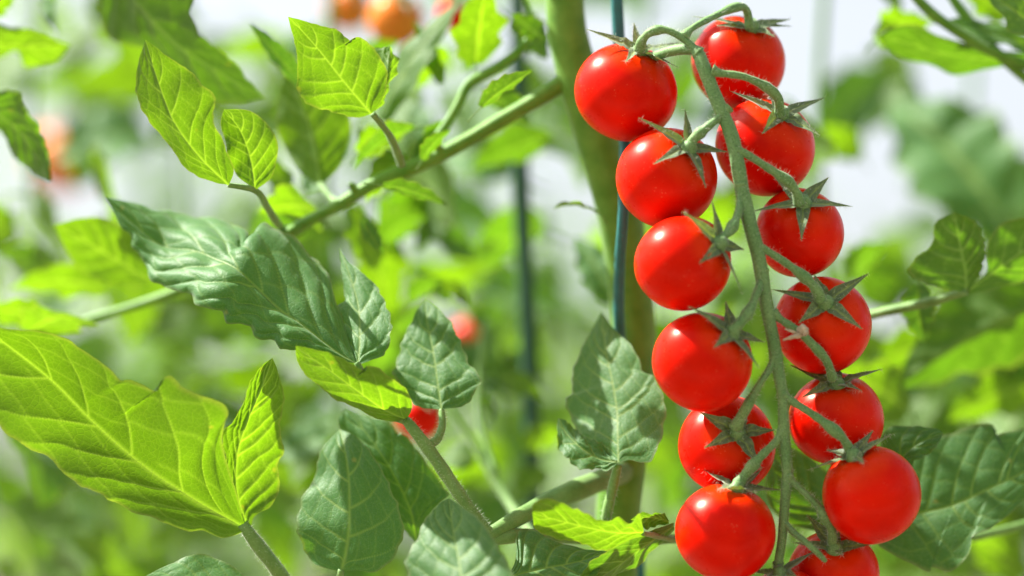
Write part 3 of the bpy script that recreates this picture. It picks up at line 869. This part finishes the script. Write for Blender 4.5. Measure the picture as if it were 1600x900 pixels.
for b_, t_, w_, mo, d0, d1 in [
    ((1620, 78), (1465, 18), 44, 'top', .060, .055), ((1640, 60), (1555, -20), 80, 'top', .035, .03), ((1570, 30), (1505, -30), 60, 'glow', .09, .09),
    ((1560, 345), (1390, 140), 190, (-.50, .68, -.50), .22, .25), ((1640, 420), (1530, 190), 160, (-.50, .68, -.50), .26, .28), ((1345, 245), (1290, 190), 60, 'glow', .2, .2), ((1395, 170), (1420, 110), 60, 'dim', .26, .26),
    ((1368, 62), (1440, 12), 66, 'glow', .10, .10), ((1640, 470), (1405, 605), 175, 'dim', .085, .10), ((1438, 445), (1441, 537), 58, 'top', .050, .052),
    ((1330, 438), (1378, 372), 62, 'glow', .13, .13), ((1420, 640), (1330, 560), 90, 'dim', .10, .11), ((1640, 600), (1480, 640), 90, 'dim', .12, .13),
    ((1560, 700), (1600, 560), 110, 'dim', .14, .15), ((1380, 560), (1480, 520), 90, 'dim', .14, .14), ((1250, 850), (1290, 730), 70, 'dim', .05, .05),
    ((1600, 900), (1520, 820), 80, 'glow', .15, .15), ((1400, 480), (1340, 420), 70, 'shade', .18, .18), ((1640, 560), (1520, 500), 120, 'shade', .11, .12),
    ((1420, 700), (1480, 600), 120, 'shade', .16, .16), ((1290, 640), (1400, 610), 60, 'glow', .2, .2)]:
    place_leaflet(b_, t_, w_, mo, right, d0, d1)

# ------------------------------------------------------------------ the fruit truss
truss = tag(empty('fruit_truss', unproj(1085, 75, -0.008)), 'downy grey-green fruit stalk from which all the ripe tomatoes hang', 'fruit stalk')
RA = stalk('rachis', [(925, 190, 26, 7.2), (990, 110, 10, 7.2), (1040, 82, -2, 8.1), (1085, 78, -8, 9.0), (1098, 102, -10, 10.8), (1113, 140, -11, 10.8), (1127, 173, -12, 10.8), (1143, 213, -13, 11.2),
                 (1152, 253, -14, 11.2), (1160, 300, -15, 11.2), (1171, 347, -16, 11.2), (1183, 392, -16, 11.2), (1191, 435, -16, 10.8), (1198, 480, -16, 9.9), (1208, 530, -15, 9.9),
                 (1215, 573, -15, 9.9), (1223, 622, -15, 7.9), (1225, 678, -14, 9.0), (1230, 737, -13, 8.6), (1226, 787, -12, 7.7), (1222, 841, -11, 7.2), (1214, 892, -9, 6.8)], M_TRUSS, truss, 0.03, 14, hairs=1700, seed=9)

# centre, radius px, flattening, depth mm, where the stalk meets it, sepal tips, pedicel, label
T = [
    ((979, 144), 80, .95, 8, (1000, 78), [(915, 45), (990, 35), (1062, 66), (1062, 107), (977, 97)],
     [(1092, 84, -9, 9), (1067, 60, -8, 8), (1040, 47, -8, 8), (1017, 50, -7, 8), (1003, 64, -5, 9), (999, 78, -3, 10)], 'topmost red tomato of the left row, before the thick green stem'),
    ((1154, 98), 74, .98, 22, (1172, 44), [(1078, 25), (1120, 40), (1211, 58), (1236, 30), (1239, 41)],
     [(1068, 58, -8, 7), (1082, 44, -6, 7), (1113, 27, 0, 7.5), (1147, 12, 6, 8), (1163, 12, 9, 8), (1169, 26, 11, 8.5), (1171, 44, 12, 9)], 'topmost tomato of the right row, deepest behind the stalk'),
    ((1196, 230), 78, .96, 9, (1218, 178), [(1140, 142), (1190, 122), (1290, 152), (1282, 212), (1190, 210)],
     [(1112, 110, -11, 8), (1125, 114, -11, 8), (1163, 120, -10, 8), (1198, 136, -8, 8.5), (1215, 152, -6, 10), (1218, 168, -4, 9), (1218, 178, -2, 10)], 'second tomato from the top in the right row, its calyx turned up and right'),
    ((1042, 278), 79, 1.0, -3, (1074, 232), [(997, 183), (1070, 170), (1138, 238), (1103, 295), (1020, 257)],
     [(1138, 168, -12, 8), (1124, 183, -13, 8), (1107, 197, -14, 9), (1085, 216, -13, 10), (1074, 230, -11, 10)], 'second tomato from the top in the left row, overlapping the topmost one'),
    ((1249, 364), 69, 1.03, 2, (1250, 319), [(1177, 330), (1210, 277), (1295, 277), (1333, 323), (1252, 377)],
     [(1150, 236, -14, 8), (1165, 240, -14, 8), (1200, 262, -13, 8.5), (1232, 284, -12, 9.5), (1244, 300, -11, 9.5), (1249, 318, -9, 10)], 'third tomato from top in the right row, one long sepal pointing straight down'),
    ((1067, 411), 75, 1.02, -16, (1121, 382), [(1065, 330), (1112, 312), (1163, 390), (1160, 460), (1092, 412)],
     [(1158, 288, -15, 9), (1157, 310, -16, 8.5), (1153, 335, -18, 8.5), (1143, 357, -20, 9.5), (1130, 371, -22, 9), (1121, 381, -22, 10)], 'third tomato from the top in the left row, bright orange-red in full sun'),
    ((1285, 508), 77, .96, 0, (1283, 470), [(1205, 452), (1272, 428), (1358, 427), (1348, 515), (1247, 505)],
     [(1181, 385, -16, 8), (1197, 391, -16, 8), (1230, 412, -16, 8.5), (1262, 437, -15, 9.5), (1276, 453, -14, 11), (1282, 469, -12, 10)], 'fourth tomato from the top in the right row, below a withered flower scar'),
    ((1098, 565), 78, 1.0, -14, (1141, 519), [(1075, 478), (1133, 470), (1195, 535), (1187, 577), (1115, 543)],
     [(1191, 420, -16, 9), (1188, 440, -17, 8.5), (1182, 460, -19, 8.5), (1170, 487, -21, 9), (1155, 506, -22, 10), (1141, 518, -22, 10)], 'fourth tomato from the top in the left row, beside the grey notched leaf'),
    ((1307, 655), 75, .94, 2, (1303, 594), [(1251, 622), (1233, 570), (1381, 576), (1348, 611), (1300, 560)],
     [(1206, 488, -15, 8), (1217, 497, -15, 8), (1250, 520, -15, 9), (1275, 544, -14, 8), (1292, 565, -12, 8.5), (1301, 592, -8, 9)], 'fifth tomato from the top in the right row, above the broad dark leaf'),
    ((1136, 695), 77, .91, 1, (1148, 670), [(1092, 643), (1163, 627), (1212, 672), (1190, 733), (1100, 700)],
     [(1211, 553, -15, 7), (1202, 577, -16, 7), (1187, 600, -17, 7), (1170, 630, -16, 8.5), (1158, 652, -14, 11), (1149, 668, -12, 11)], 'fifth tomato from the top in the left row, darkened by the one above'),
    ((1361, 773), 78, .98, -12, (1331, 709), [(1262, 735), (1290, 703), (1365, 672), (1398, 677), (1350, 723)],
     [(1222, 616, -15, 8), (1233, 624, -15, 8), (1275, 651, -16, 8.5), (1309, 677, -17, 10), (1322, 692, -16, 9), (1330, 708, -14, 9)], 'sunlit tomato furthest right, in front of the broad dark leaf'),
    ((1134, 832), 79, .96, -12, (1151, 759), [(1087, 727), (1192, 731), (1182, 770), (1222, 766), (1120, 765)],
     [(1224, 672, -14, 8), (1212, 690, -15, 8), (1189, 713, -15, 9), (1168, 737, -14, 10), (1153, 757, -13, 10)], 'lowest whole tomato of the left row, orange-red beside the yellow-green leaf'),
    ((1303, 897), 71, .97, 2, (1299, 850), [(1260, 803), (1238, 848), (1317, 868), (1363, 850), (1312, 828)],
     [(1230, 742, -13, 7), (1240, 754, -13, 7), (1271, 783, -13, 7.5), (1292, 812, -12, 10), (1300, 832, -10, 9), (1300, 848, -7, 9)], 'lowest tomato of the right row, cut off by the bottom edge'),
    ((1228, 948), 62, .97, -8, (1216, 893), [(1279, 858), (1173, 893), (1190, 905), (1250, 905)],
     [(1216, 880, -10, 7), (1215, 892, -9, 7.5)], 'tomato at the stalk end, only a red sliver at the bottom edge'),
]

def fruit_mesh(R, flat, seed):
    rr = np.random.default_rng(seed)
    nu, nv = 56, 40
    V, F = [], []
    ph, am = rr.uniform(0, 6), rr.uniform(.006, .014)
    for i in range(nv + 1):
        th = math.pi * i / nv
        for j in range(nu):
            a = 2 * math.pi * j / nu
            rad = 1 - 0.10 * math.exp(-(th / 0.30) ** 2) - 0.012 * math.exp(-((math.pi - th) / 0.25) ** 2)
            rad *= 1 + am * 0.9 * math.cos(2 * a + ph * 1.7) * math.sin(th) ** 2 + am * math.cos(3 * a + ph) * math.sin(th) - 0.012 * math.cos(5 * a + ph) * math.exp(-((th - .42) / .3) ** 2)
            V.append((R * rad * math.sin(th) * math.cos(a), R * rad * math.sin(th) * math.sin(a), R * flat * rad * math.cos(th)))
    for i in range(nv):
        for j in range(nu):
            F.append([i * nu + j, (i + 1) * nu + j, (i + 1) * nu + (j + 1) % nu, i * nu + (j + 1) % nu])
    return np.array(V), F

def cherry_tomato(c, rpx, flat, d, cal, tips, label, seed, group='ripe cherry tomatoes on the sharp truss', m=None):
    d /= 1000
    C = unproj(*c, d)
    s = 0.36 * (D + d) / 1600
    R = rpx * s
    ox, oy = (cal[0] - c[0]) / (rpx * .96), -(cal[1] - c[1]) / (rpx * .96)
    oz = math.sqrt(max(0.03, 1 - ox * ox - oy * oy))
    ax = ox * RIGHT + oy * UP - oz * FWD
    ax /= np.linalg.norm(ax)
    root = tag(empty('cherry_tomato', C), label, 'tomato', group)
    q = Vector(ax).to_track_quat('Z', 'Y')
    W = Matrix.Translation(Vector(C)) @ q.to_matrix().to_4x4()
    V, F = fruit_mesh(R, flat, seed)
    f = mesh_obj('fruit', V, F, m or M_FRUIT, root, (0, 0, 0))
    place(f, W, root)
    K = C + ax * R * flat * 0.905
    # calyx: a small knob that carries the sepals
    a2 = np.cross(ax, UP); a2 /= np.linalg.norm(a2); b2 = np.cross(ax, a2)
    prof = [(0.0022, -0.0004), (0.0027, 0.0003), (0.0024, 0.0010), (0.0017, 0.0018), (0.0014, 0.0028)]
    Vk, Fk, k = [], [], 12
    for rad, h in prof:
        for j in range(k):
            w = 2 * math.pi * j / k
            Vk.append(K + ax * h + a2 * rad * math.cos(w) + b2 * rad * math.sin(w))
    for i in range(len(prof) - 1):
        for j in range(k):
            Fk.append([i * k + j, i * k + (j + 1) % k, (i + 1) * k + (j + 1) % k, (i + 1) * k + j])
    Fk.append([(len(prof) - 1) * k + j for j in range(k)])
    ca = mesh_obj('calyx', np.array(Vk), Fk, M_TRUSS, root, K)
    for n_, tp in enumerate(tips):
        # the tip lies on its line of sight, near a plane just above the shoulder of the fruit
        o = K + ax * 0.0022
        ray = unproj(tp[0], tp[1], 0) - CAM; ray /= np.linalg.norm(ray)
        den = np.dot(ray, ax)
        depth_k = np.dot(K - CAM, FWD)
        if abs(den) > 0.12:
            tt = np.dot(o - CAM, ax) / den
            z = tt * np.dot(ray, FWD)
        else:
            z = depth_k
        z = min(max(z, depth_k - 0.0075), depth_k + 0.0075)
        tip = unproj(tp[0], tp[1], z - D)
        # keep it outside the fruit
        v = tip - C
        if np.linalg.norm(v) < R * 1.06:
            z -= R * 1.08 - np.linalg.norm(v)
            tip = unproj(tp[0], tp[1], z - D)
        dv = tip - K; L = np.linalg.norm(dv)
        tang = dv - ax * np.dot(dv, ax); tl = np.linalg.norm(tang); tang /= tl
        p0 = K + ax * 0.0004 + tang * 0.0012
        ctl = K + tang * tl * 0.55 + ax * (np.dot(dv, ax) * 0.30 + 0.0010)
        u = np.linspace(0, 1, 18)[:, None]
        Mc = p0 * (1 - u) ** 2 + 2 * ctl * u * (1 - u) + tip * u ** 2
        # and no part of it inside the fruit
        rv = Mc - C; rl = np.linalg.norm(rv, axis=1, keepdims=True)
        lim = R * 1.015 * np.ones_like(rl); lim[:4] = R * 0.9
        Mc = C + rv * np.maximum(1, lim / rl)
        wd = np.cross(ax, tang)
        uu = u[:, 0]
        hw = np.minimum(0.0019, L * 0.20) * (np.clip(uu * 4 + .55, 0, 1)) * (1 - uu) ** 0.72 * (1 + 0.25 * np.sin(uu * 5))
        nrm = np.cross(wd, np.gradient(Mc, axis=0)); nrm /= np.linalg.norm(nrm, axis=1, keepdims=True)
        nrm *= np.sign(nrm @ ax)[:, None]
        tw = np.random.default_rng(seed * 31 + n_).uniform(-.35, .35)
        E1 = Mc + wd * hw[:, None] + nrm * (hw * (0.28 + tw))[:, None]
        E2 = Mc - wd * hw[:, None] + nrm * (hw * (0.28 - tw))[:, None]
        sh = Sheet()
        sh.add(Mc, E1, E2, ax, quilt=0.00012, wave=0.00012, nv=5, nveins=3, vein_w=0.00022)
        sh.build('sepal', M_SEPAL, ca)
        HAIRS.append((Mc, hw * 0.6, 60))
    return root

for i, (c, rp, fl, d, cal, tips, ped, label) in enumerate(T):
    cherry_tomato(c, rp, fl, d, cal, tips, label, 40 + i)
    P, r = stalk_pts(ped, 8 * len(ped))
    u = np.linspace(0, 1, len(P))
    r = r * (0.72 + 0.30 * np.exp(-((u - 0.66) / 0.09) ** 2) + 0.55 * np.exp(-(u / 0.07) ** 2) + 0.25 * np.exp(-((1 - u) / 0.10) ** 2)) * (1 + 0.04 * np.sin(u * 23 + i))
    V, F = tube_geo(P, r, 14, 0.05, 20 + i)
    mesh_obj('pedicel', V, F, M_TRUSS, truss, P[0])
    HAIRS.append((P, r, 260))
# the withered flower scar on the fourth right-hand pedicel
dry = [stalk_pts([(1250, 520, -17, 7), (1254, 512, -19, 6), (1260, 522, -20, 5)]), stalk_pts([(1252, 524, -18, 4), (1240, 526, -20, 3.5), (1224, 531, -21, 1.5)]),
       stalk_pts([(1246, 522, -18, 3), (1238, 518, -20, 2.5), (1226, 514, -20, 1)]), stalk_pts([(1256, 520, -18, 4), (1262, 514, -20, 2)])]
V, F = [], []
for P, r in dry:
    v, f = tube_geo(P, r, 7, 0.2, 5)
    off = sum(len(x) for x in V)
    V.append(v); F += [[i + off for i in q] for q in f]
mesh_obj('withered_flower', np.concatenate(V), F, M_DRY, truss)
# thin tip of the truss beyond the last fruit
stalk('pedicel', [(1228, 818, -12, 5), (1240, 832, -14, 5), (1258, 846, -16, 5), (1278, 864, -16, 5), (1290, 877, -15, 3.5)], M_TRUSS, truss, 0.04, 10, hairs=120)
hair_mesh('hairs', HAIRS, truss)

# ------------------------------------------------------------------ stakes
st = tag(empty('plant_stake', foot(1008, 0.028)), 'teal plastic support string along the thick green stem', 'plant support')
P, r = stalk_pts([(930, -1500, 20, 8.8), (950, -700, 22, 8.8), (958, -150, 26, 9), (963, -20, 26, 9.5), (967, 60, 28, 10), (976, 200, 24, 8.8), (974, 330, 16, 8.8), (968, 420, 30, 8.8), (968, 520, 40, 8.8), (984, 650, 64, 8.8), (990, 760, 72, 8.8), (1000, 900, 66, 8.8), (1008, 1040, 50, 8.8)], 60)
P = np.vstack([P, [P[-1] * (1 - f) + np.array(foot(1008, 0.028)) * f for f in (0.5, 1.0)]])
V, F = tube_geo(P, np.concatenate([r, [.002, .002]]), 14, 0.06, 6)
mesh_obj('cord', V, F, M_STAKE, st, P[-1])

# ------------------------------------------------------------------ tomatoes and plants further back
BG_T = [((736, 532), 36, 1.0, 260, 'blurred red tomato beyond the small upright leaf', M_FRUIT), ((655, 652), 36, 1.0, 130, 'red tomato half hidden behind the curled yellow-green leaflet', M_FRUIT),
        ((618, 30), 44, 1.0, 200, 'blurred orange-red tomato at the top edge, right of the crumpled leaf', M_ORANGE), ((545, 12), 38, 1.0, 330, 'dull orange tomato furthest left at the top edge', M_ORANGE),
        ((708, 22), 26, 1.0, 150, 'small red tomato peeping out at the top beside the grey leaf', M_FRUIT), ((655, 262), 26, 1.0, 560, 'pale orange blurred tomato under the side branch', M_ORANGE),
        ((100, 248), 54, 1.0, 620, 'large blurred orange tomato far left beyond the hanging dark leaf', M_ORANGE)]
for i, (c, rp, fl, d, label, m) in enumerate(BG_T):
    cherry_tomato(c, rp, fl, d, (c[0] + rp * .2, c[1] - rp * .75), [(c[0] - rp * .5, c[1] - rp * .9), (c[0] + rp * .1, c[1] - rp * 1.3), (c[0] + rp * .9, c[1] - rp * .8), (c[0] + rp * .5, c[1] - rp * .3)],
                  label, 80 + i, 'tomatoes out of focus in the background', m)

st2 = tag(empty('plant_stake', foot(835, 0.17)), 'dark green blurred support stake left of the thick stem', 'plant support', None)
P, r = stalk_pts([(808, -60, 170, 13), (812, 250, 170, 14), (822, 450, 170, 14), (832, 700, 170, 14), (836, 1000, 170, 14)], 24)
r = r * (D + .17) / D
P = np.vstack([P, [foot(835, 0.17)]])
V, F = tube_geo(P, np.concatenate([r, [.004]]), 12, 0.05, 8)
mesh_obj('cord', V, F, M_STAKE2, st2, P[-1])

def back_plant(x, y, h, nleaf, label, rng, group='tomato plants in the rows behind', spread=0.10, lowest=0.35, size=1.0):
    root = tag(empty('tomato_plant', (x, y, 0)), label, 'tomato plant', group)
    n = 16
    t = np.linspace(0, 1, n)
    P = np.stack([x + 0.03 * np.sin(t * 5 + x * 9), y + 0.03 * np.cos(t * 4 + x * 7), t * h], 1)
    V, F = tube_geo(P, 0.0075 * (1 - 0.6 * t), 8)
    mesh_obj('main_stem', V, F, M_STEM, root, P[0])
    for k in range(nleaf):
        f = lowest + (1 - lowest) * (k + rng.uniform(0, 1)) / nleaf
        i = min(int(f * (n - 1)), n - 1)
        az = k * 2.4 + rng.uniform(-.6, .6)
        el = rng.uniform(-.1, .7)
        s = size * rng.uniform(.8, 1.35) * (1.15 - 0.4 * f)
        W = Matrix.Translation(Vector(P[i])) @ Matrix.Rotation(az, 4, 'Z') @ Matrix.Rotation(el, 4, 'X') @ Matrix.Rotation(rng.uniform(-.5, .5), 4, 'Y') @ Matrix.Scale(s, 4)
        place(bpy.data.objects.new('leaf', LEAVES[rng.integers(4)]), W, root)
    return root

# unseen leaves added to the main plant above the frame to shade the right-hand side
for b_, t_, w_, d0, d1 in [((570, -215), (690, -165), 95, .048, .044), ((665, -235), (790, -175), 100, .040, .038), ((765, -250), (890, -180), 105, .037, .036), ((640, -300), (760, -170), 120, .07, .06), ((760, -330), (880, -200), 130, .08, .07), ((880, -330), (1000, -200), 130, .07, .06), ((960, -240), (1100, -130), 120, .09, .08),
                           ((700, -420), (850, -330), 150, .11, .10), ((860, -450), (1010, -350), 150, .12, .11), ((560, -260), (660, -160), 110, .10, .09),
                           ((1000, -330), (1180, -140), 120, .05, .04), ((1150, -350), (1330, -190), 130, .06, .05), ((1250, -160), (1440, -60), 120, .14, .12),
                           ((1080, -180), (1230, -60), 90, .10, .09), ((1330, -330), (1500, -200), 150, .10, .10), ((1450, -200), (1620, -90), 130, .16, .15),
                           ((1100, -520), (1300, -380), 150, .12, .12), ((1300, -520), (1480, -420), 140, .16, .16)]:
    lf = place_leaflet(b_, t_, w_, (-0.45, 0.85, 0.1), plant, d0, d1)
    sx = 858 - (b_[1] + 150) * -0.012
    stalk('petiole', [(sx, b_[1] + 40, 41, 7), (sx + (b_[0] - sx) * .5, b_[1] - 30, (41 + d0 * 1000) / 2, 6), (b_[0], b_[1], d0 * 1000, 5)], M_PETIOLE, lf)

# the row straight behind: seven plants whose leaves fill the view, thinner where the sky shows through
COVER = [[.80, .90, .45, .75, .85, .60, .45, .05], [.45, .65, .75, .75, .80, .80, .25, .20], [.90, .90, .80, .75, .80, .80, .60, .95],
         [1.0, 1.0, .95, .80, .80, .90, 1.0, 1.0], [1.0, 1.0, .95, .85, .85, .90, .50, .95]]
DARK = [[.65, .6, .4, .4, .5, .55, .6, .5], [.5, .5, .4, .35, .35, .5, .4, .45], [.45, .55, .5, .35, .35, .4, .55, .95],  # share of leaves turned out of the sun so that they stay dark
        [.9, .9, .7, .45, .35, .4, .85, 1.], [1., 1., .85, .5, .4, .5, .85, .85]]
rf = np.random.default_rng(33)
BACK = []
labels = ['far left edge', 'left, beyond the long grey-green leaflet', 'left of the side branch joint', 'centre, beyond the small upright leaf', 'beyond the thick green stem', 'right, beyond the right row of tomatoes', 'far right edge']
for i, px in enumerate([60, 290, 520, 760, 1010, 1290, 1530]):
    d = 0.34 + 0.10 * math.sin(i * 2.3)
    root = tag(empty('tomato_plant', foot(px, d)), f'blurred tomato plant close behind, {labels[i]}', 'tomato plant', 'tomato plants in the rows behind')
    P, r = stalk_pts([(px + 25, -330, d * 1000, 7), (px - 12, 200, d * 1000, 9), (px + 14, 600, d * 1000, 10), (px, 1000, d * 1000, 11)], 20)
    P = np.vstack([P, [foot(px, d)]])
    V, F = tube_geo(P, np.concatenate([r, [.004]]), 10, 0.04, i)
    mesh_obj('main_stem', V, F, M_STEM, root, P[-1])
    BACK.append((px, d, root))
for rr_ in range(5):
    for cc in range(8):
        n = int(round(COVER[rr_][cc] ** 1.5 * 10))
        for k in range(n):
            x = (cc + rf.uniform(-.1, 1.1)) * 200
            y = (rr_ + rf.uniform(-.15, 1.15)) * 180
            px, d, root = min(BACK, key=lambda b: abs(b[0] - x) + rf.uniform(0, 120))
            dd = max(0.14, d + rf.uniform(-.20, .22))
            L = rf.uniform(80, 165)
            a = rf.uniform(-.9, 3.6)
            if DARK[rr_][cc] > .8:               # across the light, so that the blade still faces us
                a = rf.uniform(0.1, 1.5) if rf.uniform() < .7 else rf.uniform(2.9, 4.1)
            mode = rf.choice(['edge', 'edge', 'shade'] if DARK[rr_][cc] < .8 else ['edge']) if rf.uniform() < DARK[rr_][cc] else rf.choice(['glow', 'top'])
            tx, ty = x + L * math.cos(a), y + L * math.sin(a)
            place_leaflet((x, y), (tx, ty), L * rf.uniform(.5, .8), str(mode), root, dd, dd + rf.uniform(-.03, .03))

rb = np.random.default_rng(21)
# (distance, places along the row, height, leaves, how much lower the row is on the right)
rows = [(0.95, [-0.62, -0.42, -0.2, 0.02, 0.24, 0.46], 1.42, 16, 0.20), (1.7, [-.85, -.6, -.35, -.1, .15, .4, .65], 1.52, 18, 0.22),
        (2.8, [-1.1, -.75, -.4, -.05, .3, .65, 1.0], 1.70, 20, 0.28), (4.6, [-1.5, -1.0, -.5, 0, .5, 1.0, 1.5], 1.95, 24, 0.36),
        (-1.9, [-1.3, -.9, -.5, -.1, .3, .7, 1.1], 2.2, 46, 0), (0.03, [-1.5, -1.12, .82, 1.15, 1.5], 1.75, 30, 0)]  # last two rows are unseen, added to cut ambient light and darken reflections
names = ['second row behind', 'third row behind', 'fourth row behind', 'farthest row', 'unseen added row behind the photographer', 'unseen added part of the truss row']
side = ['leftmost', 'second from left', 'third from left', 'fourth from left', 'fifth from left', 'sixth from left', 'rightmost']
for (y, xs, h, nl, lower), nm in zip(rows, names):
    for i, x in enumerate(xs):
        where = side[i] if i < len(xs) - 1 else 'rightmost'
        back_plant(x + rb.uniform(-.05, .05), y + rb.uniform(-.06, .06), h * rb.uniform(.95, 1.05) - (lower if x > 0.1 else 0), nl, f'green tomato plant in the {nm}, {where} of its row', rb)
